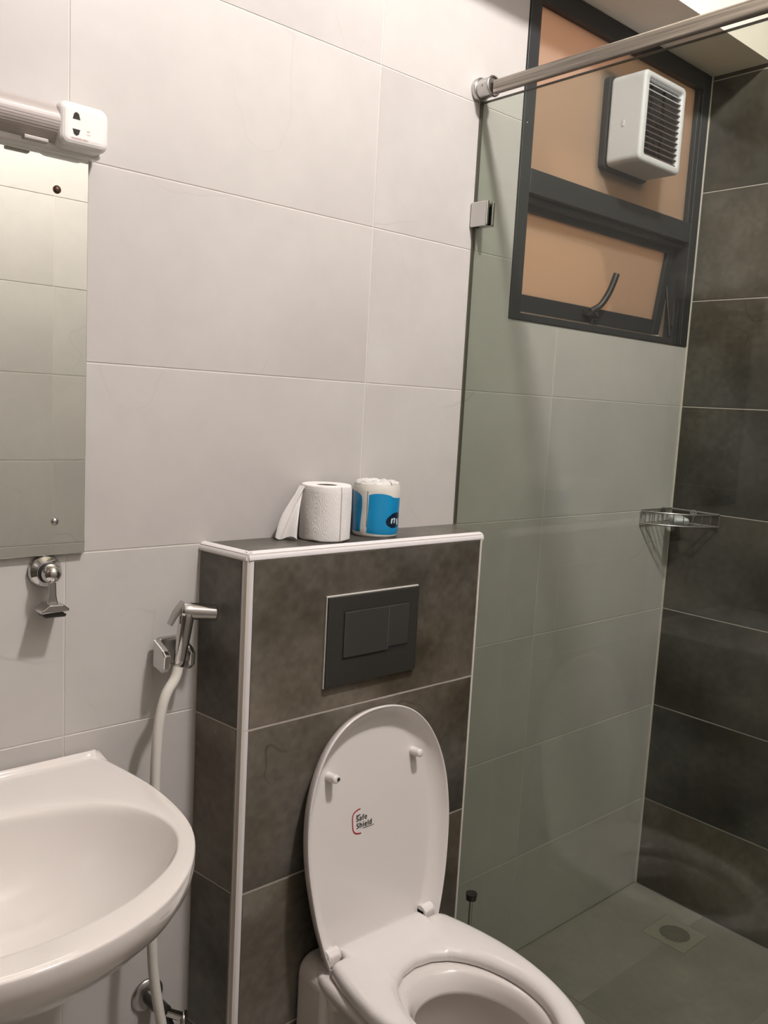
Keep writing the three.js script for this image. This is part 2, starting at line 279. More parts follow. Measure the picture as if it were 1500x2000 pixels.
// ---------------------------------------------------------------- cistern boxing, tiled dark, with white edge trims
const boxing = struct('wall_cistern', 'dark tiled boxing behind the toilet with white rounded edge trims');
const BZ = 0.13;
{
  const r = 0.0125, bl = [-0.363, 0], fl = [-0.346, BZ], frr = [0.234, BZ], br = [0.277, 0], T = 0.002;
  const core = extrude([[bl[0] + 0.0015, 0.0], [br[0], 0.0], [frr[0], -BZ + 0.0015], [fl[0] + 0.0015, -BZ + 0.0015]].map(([x, y]) => [x, y]).reverse().map(([x, y]) => [x, -y]).map(([x, z]) => [x, -z]).reverse(), T - 0.0015 - FLOOR).rotateX(-Math.PI / 2).translate(0, FLOOR, 0);
  mesh('grout', core, groutDark, boxing);
  const ys = [FLOOR, -0.907, -0.607, -0.306];
  const front = sub('front_face', boxing); front.position.z = BZ;
  tileGrid(front, [fl[0] + r, frr[0] - 0.004], [...ys, T - r], 0.0035, darkTiles);
  const side = sub('side_face', boxing); side.position.set(bl[0], 0, bl[1]);
  const L = Math.hypot(fl[0] - bl[0], BZ); side.rotation.y = -Math.acos((fl[0] - bl[0]) / L);
  tileGrid(side, [0.002, L - r], [...ys, T - r], 0.0035, darkTiles);
  const topf = sub('top_face', boxing); topf.position.y = T; topf.rotation.x = -Math.PI / 2;
  tile(topf, [[fl[0] + r + 0.001, -BZ + r + 0.001], [frr[0] - 0.001, -BZ + r + 0.001], [br[0] - 0.003, -0.001], [bl[0] + r, -0.001]], darkTiles);
  // quarter round: the profile's rounded corner at (0, 0) reaching back into the corner by r
  const q = []; for (let i = 0; i <= 8; i++) { const a = Math.PI / 2 * i / 8; q.push([-r + r * Math.cos(a), -r + r * Math.sin(a)]); } q.push([-r - 0.0012, 0], [-r - 0.0012, -r - 0.0012], [0, -r - 0.0012]);
  const quarter = (len) => extrude(q, len);
  // upright at the front left corner: outer corner towards -x, +z
  const up = (y0, y1) => quarter(y1 - y0).rotateX(-Math.PI / 2).rotateY(-Math.PI / 2).rotateY(-Math.PI / 2).translate(fl[0], y0, BZ);
  mesh('edge_trim', up(FLOOR, -0.3075), trimWhite, boxing);
  mesh('edge_trim', up(-0.306, T - r - 0.001), trimWhite, boxing);
  // along the front top edge (corner towards +y, +z), then along the left top edge (+y, -x)
  const f = quarter(frr[0] - fl[0] - 0.002).rotateY(-Math.PI / 2).translate(frr[0] + 0.002, T + 0.002, BZ + 0.001);
  const ft = mesh('edge_trim', f, trimWhite, boxing);
  mesh('trim_end', new THREE.SphereGeometry(r, 16, 12).scale(0.75, 1, 1).translate(frr[0] + 0.001, T + 0.002 - r, BZ + 0.001 - r), trimWhite, boxing);
  const lt = quarter(L - 0.002).rotateY(Math.PI).translate(0, 0, L - 0.002);
  const lm = mesh('edge_trim', lt, trimWhite, boxing); lm.position.set(bl[0] - 0.001, T + 0.002, bl[1]); lm.rotation.y = Math.atan2(fl[0] - bl[0], BZ);
  mesh('grout_bead', rspan(frr[0] - 0.005, frr[0], FLOOR, T - r, BZ - 0.004, BZ + 0.0005, 0.0012), std({ color: lin(0.62, 0.58, 0.52), roughness: 0.8 }), boxing);
}

// ---------------------------------------------------------------- shower screen: glass, wall clamp; support rail above
{
  const s = thing('shower_screen', 'clear fixed glass shower screen beside the dark cistern boxing', 'shower screen', [GX, FLOOR, 0]);
  const top = 0.902 - FLOOR;
  mesh('glass_pane', span(-0.004, 0.004, 0.002, top, 0.004, 1.25), glassMat, s);
  mesh('wall_seal', span(-0.004, 0.004, 0.004 - FLOOR, top, 0.0003, 0.0038), glassEdge, s).userData.label = 'dark seal strip along the tiled wall';
  mesh('top_edge', span(-0.0042, 0.0042, top, top + 0.0012, 0.004, 1.25), phy({ color: lin(0.12, 0.105, 0.085), roughness: 0.3 }), s);
  const c = sub('glass_clamp', s); c.position.set(0, 0.672 - FLOOR, 0);
  mesh('clamp_plate', rbox(0.009, 0.052, 0.047, 0.003, -0.0088, 0, 0.0245, 3), chrome, c);
  mesh('clamp_plate', rbox(0.009, 0.052, 0.047, 0.003, 0.0088, 0, 0.0245, 3), chrome, c);
  mesh('gasket', rspan(-0.012, 0.012, -0.024, 0.024, 0.0005, 0.006, 0.001), blackRubber, c);
  const rl = thing('support_rail', 'worn steel rail along the top edge of the shower glass', 'rail', [0.272, 0.9265, 0]);
  mesh('wall_flange', merge([new THREE.CylinderGeometry(0.0238, 0.0238, 0.007, 32).rotateX(Math.PI / 2).translate(0, 0, 0.0045), new THREE.TorusGeometry(0.021, 0.0028, 10, 32).translate(0, 0, 0.0085)]), chromeDull, rl).userData.label = 'chrome wall flange';
  mesh('rail_socket', merge([new THREE.CylinderGeometry(0.0195, 0.0205, 0.034, 28).rotateX(Math.PI / 2).translate(0, 0, 0.024), new THREE.TorusGeometry(0.0185, 0.0028, 10, 28).translate(0, 0, 0.041), rod([-0.019, 0, 0.026], [-0.0212, 0, 0.026], 0.0022, 10)]), chromeDull, rl).userData.label = 'chrome socket';
  const bar = mesh('rail_bar', rbox(0.0145, 0.0262, 1.66, 0.0035, 0, -0.003, 0.875, 3), steelWorn, rl); bar.rotation.x = 0.003;
}

// ---------------------------------------------------------------- exhaust fan on the upper pane
{
  const x0 = 0.734, x1 = 0.920, y0 = 0.872, y1 = 1.082, zb = 0.002, zf = 0.0995, rim = 0.014;
  const f = thing('exhaust_fan', 'white plastic exhaust fan with a dusty louvred grille fixed to the upper window pane', 'exhaust fan');
  mesh('housing', extrude(roundRect(x0, x1, y0, y1, 0.016), zf - zb, 0.008, [roundRect(x0 + rim + 0.008, x1 - rim - 0.004, y0 + rim + 0.006, y1 - rim - 0.004, 0.005)], 4).translate(0, 0, zb), fanWhite, f);
  mesh('mounting_plate', extrude(roundRect(x0 - 0.004, x1 + 0.006, y0 - 0.004, y1 + 0.005, 0.014), 0.018, 0.002).translate(0, 0, -0.0163), blackRubber, f);
  mesh('inner_back', span(x0 + 0.012, x1 - 0.008, y0 + 0.01, y1 - 0.01, zb + 0.001, zb + 0.012), std({ color: lin(0.06, 0.048, 0.045), roughness: 0.9 }), f);
  const fb = new THREE.Group(); fb.name = 'fan_rotor'; f.add(fb); fb.position.set((x0 + x1) / 2, (y0 + y1) / 2, 0.05);
  mesh('hub', new THREE.CylinderGeometry(0.022, 0.024, 0.022, 24).rotateX(Math.PI / 2), fanDirty, fb);
  for (let i = 0; i < 5; i++) { const g = rbox(0.05, 0.038, 0.002, 0.0009, 0.045, 0, 0, 2).rotateX(0.5).rotateZ(i * Math.PI * 2 / 5); mesh('blade', g, fanDirty, fb); }
  const n = 13, gy0 = y0 + rim + 0.004, gy1 = y1 - rim - 0.004;
  for (let i = 0; i < n; i++) {
    const y = gy0 + (gy1 - gy0) * (i + 0.5) / n, g = rbox(x1 - x0 - 2 * rim, 0.0028, 0.02, 0.0011, 0, 0, 0, 2).rotateX(0.55).translate((x0 + x1) / 2 + 0.002, y, zf - 0.0125);
    mesh('louvre', g, i > n - 3 ? fanWhite : fanDirty, f);
  }
  for (const fx of [0.36, 0.66]) mesh('grille_bar', rspan(x0 + (x1 - x0) * fx, x0 + (x1 - x0) * fx + 0.003, gy0, gy1, zf - 0.03, zf - 0.022, 0.001), fanDirty, f);
  mesh('side_catch', rbox(0.002, 0.014, 0.007, 0.0008, x0 - 0.0004, 0.965, 0.046, 2), fanWhite, f);
  mesh('duct', extrude(roundRect(x0 - 0.018, x1 + 0.03, y0 - 0.02, y1 + 0.026, 0.03), 0.2, 0.006).translate(0, 0, -0.2215), blackRubber, f);
  mesh('pull_cord', rod([0.845, y1 + 0.001, 0.03], [0.852, y1 + 0.03, 0.012], 0.0014, 8), blackRubber, f);
}

// ---------------------------------------------------------------- mirror and the shaver light above it
{
  const m = thing('wall_mirror', 'frameless rectangular wall mirror under the shaver light', 'mirror', [-0.80, 0.0006, 0]);
  mesh('mirror_glass', rspan(-0.228, 0.2275, 0, 0.597, 0.0045, 0.009, 0.0008), mirrorMat, m);
  mesh('edge_backing', span(-0.2265, 0.2288, 0.002, 0.595, 0.0015, 0.0046), std({ color: lin(0.05, 0.042, 0.035), roughness: 0.6 }), m);
  for (const sx of [-0.18, 0.18]) for (const sy of [0.0525, 0.547]) {
    const g = merge([new THREE.SphereGeometry(0.0052, 16, 10).scale(1, 1, 0.55).translate(sx, sy, 0.0095), new THREE.CylinderGeometry(0.006, 0.006, 0.001, 16).rotateX(Math.PI / 2).translate(sx, sy, 0.0094)]);
    mesh('mirror_screw', g, sy > 0.3 ? std({ color: lin(0.09, 0.05, 0.035), metalness: 0.7, roughness: 0.5 }) : chromeDull, m).userData.label = sy > 0.3 ? 'rusty upper screw' : 'steel lower screw';
  }
}
{
  const L = thing('shaver_light', 'unlit wall light with ribbed diffuser and a shaver socket above the mirror', 'wall light', [-0.80, 0.63, 0]);
  // back body: long grey-white base
  mesh('base_body', rbox(0.495, 0.058, 0.03, 0.008, -0.008, -0.004, 0.0165, 3), plastic, L);
  const prof = [[0.012, 0.030]];
  for (let i = 0; i <= 14; i++) { const a = Math.PI / 2 - i / 14 * Math.PI * 0.5; prof.push([0.022 + 0.034 * Math.cos(a), 0.002 + 0.029 * Math.sin(a)]); }
  for (let i = 0; i < 9; i++) { const a = -i / 9 * 1.25; for (const k of [0, 0.5]) { const rr = k ? 0.0337 : 0.034, b = a - (k + 0.12) * 1.25 / 9; prof.push([0.022 + rr * Math.cos(b), 0.002 + rr * 0.82 * Math.sin(b)]); } }
  prof.push([0.012, -0.027]);
  mesh('diffuser', extrude(prof.map(([z, y]) => [-z, y]), 0.36).rotateY(Math.PI / 2).translate(-0.19, 0, 0), diffuserMat, L);
  const cap = extrude(roundRect(0.164, 0.238, -0.029, 0.033, 0.014), 0.058, 0.012, [], 5).translate(0, 0, 0.0015);
  mesh('socket_cap', cap, phy({ color: lin(0.78, 0.755, 0.73), roughness: 0.28, clearcoat: 0.3 }), L);
  mesh('end_cap', extrude(roundRect(-0.262, -0.185, -0.029, 0.033, 0.012), 0.058, 0.012, [], 5).translate(0, 0, 0.0015), plastic, L);
  const sz = 0.0597, sx = 0.188, hole = std({ color: lin(0.035, 0.03, 0.026), roughness: 0.9 });
  mesh('socket_hole', extrude([[-0.0055, 0], [0.0055, 0], [0.0035, 0.0075], [0.001, 0.0095], [-0.001, 0.0095], [-0.0035, 0.0075]], 0.001).translate(sx, 0.0085, sz - 0.0008), hole, L);
  mesh('socket_hole', extrude([[-0.0055, 0.0035], [-0.0035, -0.0035], [0, -0.0055], [0.0035, -0.0035], [0.0055, 0.0035]], 0.001).translate(sx, -0.0085, sz - 0.0008), hole, L);
  const cv = document.createElement('canvas'); cv.width = 256; cv.height = 128; const cx = cv.getContext('2d');
  cx.fillStyle = '#000'; cx.fillRect(0, 0, 256, 128); cx.fillStyle = '#fff'; cx.font = '26px sans-serif'; cx.fillText('SHAVERS ONLY', 14, 108); cx.font = '18px sans-serif'; cx.fillText('240V', 168, 16); cx.fillText('115V', 168, 48);
  const tx = new THREE.CanvasTexture(cv);
  mesh('printed_text', new THREE.PlaneGeometry(0.036, 0.018).translate(sx + 0.009, -0.0126, sz - 0.00015), phy({ color: lin(0.42, 0.16, 0.13), alphaMap: tx, transparent: true, roughness: 0.4 }), L);
  mesh('pull_switch', rbox(0.034, 0.006, 0.012, 0.002, 0.135, -0.0285, 0.046, 2), std({ color: lin(0.4, 0.37, 0.34), roughness: 0.4 }), L);
  mesh('gap_shade_strip', span(-0.25, 0.222, -0.0345, -0.0328, 0.001, 0.0085), blackRubber, L);  // black strip standing in for the shade under the light body
}

// ---------------------------------------------------------------- robe hook under the mirror
{
  const h = thing('wall_clip_hook', 'chrome ball hook with a clip below the mirror', 'hook', [-0.633, -0.024, 0]);
  const pr = [[0, 0.0005], [0.0255, 0.0005], [0.0255, 0.006], [0.0225, 0.011], [0.0165, 0.0145], [0.0165, 0.018], [0, 0.018]].map(([x, y]) => new THREE.Vector2(x, y));
  mesh('base_rose', new THREE.LatheGeometry(pr, 36).rotateX(Math.PI / 2), chrome, h);
  mesh('collar', new THREE.CylinderGeometry(0.0145, 0.0168, 0.006, 28).rotateX(Math.PI / 2).translate(0, 0, 0.0185), blackRubber, h);
  mesh('ball', new THREE.SphereGeometry(0.0152, 28, 20).translate(0.001, 0, 0.029), chrome, h);
  mesh('stem', extrude([[-0.0075, -0.05], [0.0105, -0.05], [0.0078, -0.034], [0.0068, -0.01], [-0.0038, -0.01], [-0.0048, -0.034]], 0.007, 0.0018).translate(0, 0, 0.0265), chrome, h);
  mesh('clip_jaw', extrude([[-0.021, -0.0065], [0.021, -0.0055], [0.0215, -0.002], [0.012, 0.0055], [-0.009, 0.006], [-0.0205, -0.002]], 0.034, 0.0014).translate(0.0015, -0.0515, 0.012), chrome, h).userData.label = 'upper chrome jaw';
  mesh('clip_jaw', extrude([[-0.019, 0.002], [-0.014, -0.005], [0.016, -0.006], [0.019, -0.003], [0.013, 0.002]], 0.028, 0.001).translate(0.0015, -0.0605, 0.014), darkMetal, h).userData.label = 'lower dark jaw';
}

// ---------------------------------------------------------------- hand spray, its holder and its wall valve
{
  const hd = thing('spray_holder', 'chrome wall bracket holding the hand bidet spray', 'bracket', [-0.421, -0.182, 0]);
  mesh('back_plate', rbox(0.044, 0.05, 0.014, 0.005, 0, 0, 0.0078, 3), chromeDull, hd);
  for (const s of [-1, 1]) mesh('holder_arm', extrude([[0, -0.023], [0.03, -0.027], [0.041, -0.018], [0.043, 0.004], [0.034, 0.012], [0.0, 0.024]], s < 0 ? 0.014 : 0.011, 0.0035, [], 3).rotateY(-Math.PI / 2).translate(s * 0.0205 + 0.0055 + (s > 0 ? 0.001 : -0.003), 0, 0.012), chrome, hd);
  const s = thing('bidet_spray', 'chrome hand bidet spray on a white hose beside the cistern boxing', 'bidet spray');
  const hb = [-0.4265, -0.196, 0.055], ht = [-0.417, -0.112, 0.06];
  const hp = [[0, 0], [0.0092, 0], [0.0102, 0.012], [0.0118, 0.05], [0.0128, 0.08], [0.0128, 0.092], [0.009, 0.1], [0, 0.1025]].map(([x, y]) => new THREE.Vector2(x, y));
  const hg = new THREE.LatheGeometry(hp, 28); hg.applyQuaternion(new THREE.Quaternion().setFromUnitVectors(new THREE.Vector3(0, 1, 0), V(ht).sub(V(hb)).normalize())); hg.translate(...hb);
  mesh('handle', hg, chrome, s);
  const np = [[0, 0], [0.009, 0.001], [0.0138, 0.006], [0.0146, 0.02], [0.0142, 0.05], [0.0146, 0.060], [0.0140, 0.064], [0.0122, 0.064], [0.0118, 0.0615], [0, 0.0615]].map(([x, y]) => new THREE.Vector2(x, y));
  const ng = new THREE.LatheGeometry(np, 28).applyQuaternion(new THREE.Quaternion().setFromUnitVectors(new THREE.Vector3(0, 1, 0), new THREE.Vector3(0.97, -0.13, 0.2).normalize())).translate(-0.4285, -0.1, 0.056);
  mesh('spray_head', ng, chrome, s);
  mesh('spray_face', new THREE.CylinderGeometry(0.0118, 0.0118, 0.001, 24).applyQuaternion(new THREE.Quaternion().setFromUnitVectors(new THREE.Vector3(0, 1, 0), new THREE.Vector3(0.97, -0.13, 0.2).normalize())).translate(-0.4285 + 0.0602, -0.1081, 0.0684), std({ color: lin(0.1, 0.095, 0.09), roughness: 0.5, metalness: 0.4 }), s);
  mesh('trigger', extrude([[0.002, 0.004], [-0.012, -0.012], [-0.0225, -0.0335], [-0.0195, -0.0355], [-0.010, -0.022], [0.004, -0.008]], 0.016, 0.002).translate(-0.4245, -0.0885, 0.047), chromeDull, s);
  mesh('hose', tube([[-0.4265, -0.194, 0.055], [-0.433, -0.215, 0.057], [-0.4509, -0.24, 0.06], [-0.462, -0.279, 0.061], [-0.4682, -0.348, 0.062], [-0.470, -0.42, 0.064], [-0.476, -0.53, 0.075], [-0.481, -0.633, 0.085], [-0.4756, -0.719, 0.085], [-0.459, -0.822, 0.086], [-0.436, -0.93, 0.088], [-0.42, -0.99, 0.08], [-0.405, -1.0, 0.066], [-0.405, -0.965, 0.058], [-0.4175, -0.915, 0.055], [-0.424, -0.8795, 0.055]], 0.0088, 150, 14), hoseWhite, s);
  const v = thing('angle_valve', 'chrome angle valve low on the tiled wall behind the white hose', 'valve', [-0.4435, -0.823, 0]);
  mesh('flange', new THREE.LatheGeometry([[0, 0.0005], [0.031, 0.0005], [0.03, 0.004], [0.022, 0.009], [0.0, 0.01]].map((p) => new THREE.Vector2(...p)), 32).rotateX(Math.PI / 2), chromeDull, v);
  mesh('valve_body', merge([rod([0, 0, 0.008], [0.004, 0, 0.062], 0.0125, 20), rod([0.003, 0, 0.045], [0.016, -0.042, 0.053], 0.0115, 18), rod([0.017, -0.044, 0.053], [0.019, -0.055, 0.055], 0.0125, 6)]), darkMetal, v);
  mesh('valve_knob', merge([rod([0.004, 0, 0.06], [0.04, -0.026, 0.062], 0.008, 14), new THREE.TorusGeometry(0.0105, 0.005, 10, 24).rotateY(0.9).translate(0.041, -0.03, 0.063)]), chrome, v);
}

// ---------------------------------------------------------------- wash basin
{
  const b = thing('wash_basin', 'white ceramic wall-hung wash basin with a rounded front', 'basin', [-0.80, 0, 0]);
  const half = [[0.2545, 0.002], [0.262, 0.05], [0.268, 0.09], [0.2735, 0.14], [0.275, 0.19], [0.2705, 0.2576], [0.259, 0.315], [0.238, 0.363], [0.202, 0.413], [0.15, 0.457], [0.098, 0.481], [0.05, 0.493]];
  const line = new THREE.CatmullRomCurve3([...half, [0, 0.497], ...half.slice().reverse().map(([x, z]) => [-x, z])].map(([x, z]) => new THREE.Vector3(x, 0, z)), false, 'centripetal');
  const outer = line.getPoints(240).map((p) => [p.x, p.z]);
  const N = 224, cz = 0.27;
  const dirs = []; for (let i = 0; i < N; i++) dirs.push(i / N * Math.PI * 2);
  // keep the two back corners crisp
  const ca = Math.atan2(0.002 - cz, 0.2545), cb = Math.PI * 2 + Math.atan2(0.002 - cz, -0.2545) * 1;
  for (const c of [(ca + Math.PI * 2) % (Math.PI * 2), cb % (Math.PI * 2)]) { let k = 0; dirs.forEach((d, i) => { if (Math.abs(d - c) < Math.abs(dirs[k] - c)) k = i; }); dirs[k] = c; }
  const out = dirs.map((a) => radial(outer, 0, cz, a));
  const inn = dirs.map((a) => { const c = Math.cos(a), s = Math.sin(a); const back = s < 0; const e = back ? 2.25 : 2, A = 0.2365, B = back ? 0.16 : 0.157; const r = 1 / ((Math.abs(c) / A) ** e + (Math.abs(s) / B) ** e) ** (1 / e); return [r * c, 0.2855 + r * s]; });
  const ring = (src, k, y, kz = k, zc = 0.27) => src.map(([x, z]) => [x * k, y, Math.max(0.002, zc + (z - zc) * kz)]);
  const under = (k, y) => out.map(([x, z]) => [x * k, y, z < 0.03 ? 0.002 : Math.max(0.002, 0.002 + (z - 0.002) * k)]);
  const lift = (rg) => rg.map(([x, y, z]) => [x, y + 0.009 * THREE.MathUtils.smoothstep(0.021 - z, 0, 0.011), z]);
  const mixr = (t, y) => lift(out.map(([x, z], i) => [x + (inn[i][0] - x) * t, y, z + (inn[i][1] - z) * t]));
  const inner = (k, y) => ring(inn, k, y, k, 0.275);
  const rings = [under(0.02, -0.535), under(0.35, -0.533), under(0.58, -0.515), under(0.76, -0.478), under(0.87, -0.437), under(0.94, -0.405), under(0.972, -0.388), under(0.988, -0.376), under(0.998, -0.362), lift(under(1, -0.352)),
    lift(under(0.9985, -0.3455)), mixr(0.018, -0.342), mixr(0.035, -0.3405), mixr(0.055, -0.3397), ...[0.07, 0.08, 0.09, 0.1, 0.11, 0.12, 0.13, 0.14, 0.15, 0.165, 0.18].map((t) => mixr(t, -0.3393)), mixr(0.22, -0.3392), mixr(0.5, -0.3398), mixr(0.8, -0.3408), mixr(0.92, -0.342), mixr(0.97, -0.3445),
    inner(0.995, -0.349), inner(0.975, -0.357), inner(0.94, -0.372), inner(0.88, -0.395), inner(0.78, -0.424), inner(0.62, -0.452), inner(0.44, -0.468), inner(0.25, -0.475), inner(0.1, -0.478), inner(0.005, -0.479)];
  const g = loft(rings); g.index.array.reverse(); g.computeVertexNormals();
  mesh('bowl', g, ceramic, b);
  mesh('drain', new THREE.LatheGeometry([[0, -0.003], [0.012, -0.003], [0.014, 0.001], [0.021, 0.0022], [0.023, 0]].map((p) => new THREE.Vector2(...p)), 28).translate(0, -0.4765, 0.275), chromeDull, b);
}

// ---------------------------------------------------------------- wall-hung toilet with its lid up
{
  const CX = -0.052, t = thing('toilet', 'white wall-hung toilet with its lid raised against the dark boxing', 'toilet', [CX, 0, 0], 0.0);
  const N = 120, A = []; for (let i = 0; i < N; i++) A.push(i / N * Math.PI * 2);
  const sy = -0.75;
  // seat ring
  const halfSeat = [[0.0, 0.178], [0.05, 0.178], [0.098, 0.1785], [0.1025, 0.181], [0.104, 0.186], [0.1045, 0.205], [0.1065, 0.2085], [0.130, 0.2095], [0.1365, 0.213], [0.1425, 0.222], [0.152, 0.262], [0.159, 0.305], [0.1635, 0.35]];
  for (let i = 0; i < 44; i++) { const a = i / 44 * Math.PI / 2, [x, z] = sup(Math.PI / 2 - a, 0.164, 0.372, 0.290, 0.1, 2.05, 2); halfSeat.push([x, z]); }
  const so = [...halfSeat, [0, 0.662], ...halfSeat.slice(1).reverse().map(([x, z]) => [-x, z])].reverse();
  const ell = (a_, bf, bb, wc) => so.map(([x, z]) => { const a = Math.atan2(x / 0.164, (z - 0.40) / (z > 0.4 ? 0.262 : 0.222)); const [p, q] = sup(a, a_, wc, bf, bb, 2, 2.1); return [p, q]; });
  const si = ell(0.1155, 0.15, 0.157, 0.447);
  const prof = [[0, -0.024], [-0.004, -0.017], [0.0, -0.011], [0.05, -0.005], [0.16, 0.0005], [0.34, 0.004], [0.6, 0.005], [0.8, 0.004], [0.92, 0.0005], [0.975, -0.0045], [1.0, -0.011], [1.0, -0.022], [0.99, -0.026], [0.9, -0.026], [0.1, -0.0255], [0, -0.024]];
  const sg = loft(prof.map(([s, y]) => so.map(([x, z], i) => [si[i][0] + (x - si[i][0]) * s, sy + y, si[i][1] + (z - si[i][1]) * s])));
  sg.index.array.reverse(); sg.computeVertexNormals();
  mesh('seat', sg, plastic, t);
  // bowl: outside from the underside up to the rim, over it, and down inside
  const back = 0.1305;
  const o = (hw, front, y, wb = back, eb = 5) => A.map((a) => { const [x, z] = sup(a, hw, 0.36, front - 0.36, 0.36 - wb, 2.05, eb); return [x, y, z]; });
  const inn = (a_, b_, y, wc = 0.455) => A.map((a) => { const [x, z] = sup(a, a_, wc, b_, b_, 2, 2); return [x, y, z]; });
  const rings = [o(0.002, 0.362, -1.06, 0.355), o(0.085, 0.42, -1.06), o(0.102, 0.47, -1.045), o(0.118, 0.54, -0.98), o(0.133, 0.592, -0.91), o(0.142, 0.617, -0.87), o(0.147, 0.63, -0.835), o(0.151, 0.638, -0.815), o(0.157, 0.648, -0.803), o(0.159, 0.651, -0.793), o(0.157, 0.648, -0.784), o(0.151, 0.64, -0.7775),
    inn(0.120, 0.160, -0.7775), inn(0.112, 0.150, -0.7785), inn(0.107, 0.141, -0.784), inn(0.104, 0.132, -0.795), inn(0.102, 0.124, -0.809), inn(0.1025, 0.123, -0.8155), inn(0.106, 0.127, -0.8175), inn(0.136, 0.158, -0.8165), inn(0.139, 0.161, -0.822), inn(0.137, 0.16, -0.85), inn(0.124, 0.146, -0.91), inn(0.085, 0.1, -0.955), inn(0.05, 0.06, -1.0), inn(0.04, 0.05, -1.03), inn(0.001, 0.001, -1.035)];
  const bg = loft(rings); bg.index.array.reverse(); bg.computeVertexNormals();
  mesh('bowl', bg, ceramic, t);
  // rear shoulder that meets the wall
  const sh = extrude(roundRect(-0.155, 0.155, -1.05, -0.771, 0.035, 8), 0.085, 0.012, [], 4).translate(0, 0, 0.1306);
  mesh('shoulder', sh, ceramic, t);
  for (const s of [-1, 1]) mesh('hinge', merge([rbox(0.027, 0.026, 0.030, 0.006, s * 0.1215, -0.757, 0.190, 3), rod([s * 0.1215 - 0.0135, -0.754, 0.191], [s * 0.1215 + 0.0135, -0.754, 0.191], 0.0135, 18)]), plastic, t);
  // lid: a shallow shell; local xy is the lid's plane, +z faces the room
  const lid = new THREE.Group(); lid.name = 'lid'; t.add(lid); lid.position.set(0, -0.785, 0.214); lid.rotation.x = -0.125;
  const hl = [[0.06, 0], [0.124, 0.0], [0.131, 0.002], [0.1345, 0.008], [0.149, 0.05], [0.162, 0.1], [0.1725, 0.16], [0.1785, 0.215], [0.179, 0.255], [0.1745, 0.305], [0.1645, 0.347], [0.1475, 0.388], [0.1215, 0.426], [0.086, 0.455], [0.045, 0.4715]];
  const lo = new THREE.CatmullRomCurve3([[0, 0], ...hl, [0, 0.4765], ...hl.slice().reverse().map(([x, y]) => [-x, y])].map(([x, y]) => new THREE.Vector3(x, y, 0)), true, 'centripetal').getPoints(220).slice(0, 220).map((p) => [p.x, p.y]).reverse();
  const lr = (k, z, dy = 0) => lo.map(([x, y]) => { const kx = k, f = 0.215 + (y - 0.215) * k; return [x * kx, Math.max(f, -0.003 + dy), z]; });
  const lrings = [lr(0.001, -0.036), lr(0.7, -0.036), lr(0.86, -0.0345), lr(0.945, -0.029), lr(0.984, -0.019), lr(1.0, -0.006), lr(1.0, -0.0015), lr(0.995, 0), lr(0.986, -0.0006), lr(0.979, -0.004), lr(0.962, -0.0115), lr(0.925, -0.0205), lr(0.885, -0.026), lr(0.85, -0.0285), lr(0.82, -0.029), lr(0.5, -0.029), lr(0.001, -0.029)];
  const lg = loft(lrings); lg.index.array.reverse(); lg.computeVertexNormals();
  mesh('shell', lg, plastic, lid);
  for (const s of [-1, 1]) mesh('bumper', merge([rod([s * 0.107, 0.362, -0.030], [s * 0.107, 0.362, -0.006], 0.0092, 18, 0.0082), new THREE.SphereGeometry(0.0082, 16, 10).scale(1, 1, 0.5).translate(s * 0.107, 0.362, -0.006)]), plastic, lid);
  mesh('bumper_socket', rod([-0.1045, 0.362, -0.004], [-0.1045, 0.362, -0.0012], 0.0034, 10), blackRubber, lid);
  const cv = document.createElement('canvas'); cv.width = cv.height = 512; const c = cv.getContext('2d');
  c.fillStyle = '#000'; c.fillRect(0, 0, 512, 512);
  const draw = (ink, red) => {
    c.strokeStyle = red; c.lineWidth = 19; c.lineCap = 'round'; c.beginPath(); c.moveTo(205, 62); c.bezierCurveTo(40, 75, 45, 150, 45, 256); c.bezierCurveTo(45, 365, 40, 440, 205, 450); c.stroke();
    c.fillStyle = ink; c.font = 'bold 112px sans-serif'; c.fillText('Safe', 118, 250); c.fillText('Shield', 118, 362); c.fillRect(122, 148, 90, 14); c.font = '30px sans-serif'; c.fillRect(255, 378, 230, 9);
  };
  draw('#fff', '#fff');
  const am = new THREE.CanvasTexture(cv);
  const cv2 = document.createElement('canvas'); cv2.width = cv2.height = 512; const c1 = c; const d = cv2.getContext('2d');
  d.fillStyle = '#262a24'; d.fillRect(0, 0, 512, 512); d.fillStyle = '#a8161c'; d.fillRect(0, 0, 112, 512); d.fillRect(0, 0, 215, 110); d.fillRect(0, 400, 215, 112);
  const cm = new THREE.CanvasTexture(cv2); cm.colorSpace = THREE.SRGBColorSpace;
  mesh('printed_mark', new THREE.PlaneGeometry(0.062, 0.062).translate(-0.028, 0.258, -0.0284), phy({ map: cm, alphaMap: am, transparent: true, roughness: 0.4 }), lid).userData.label = 'small red and black printed mark';
}

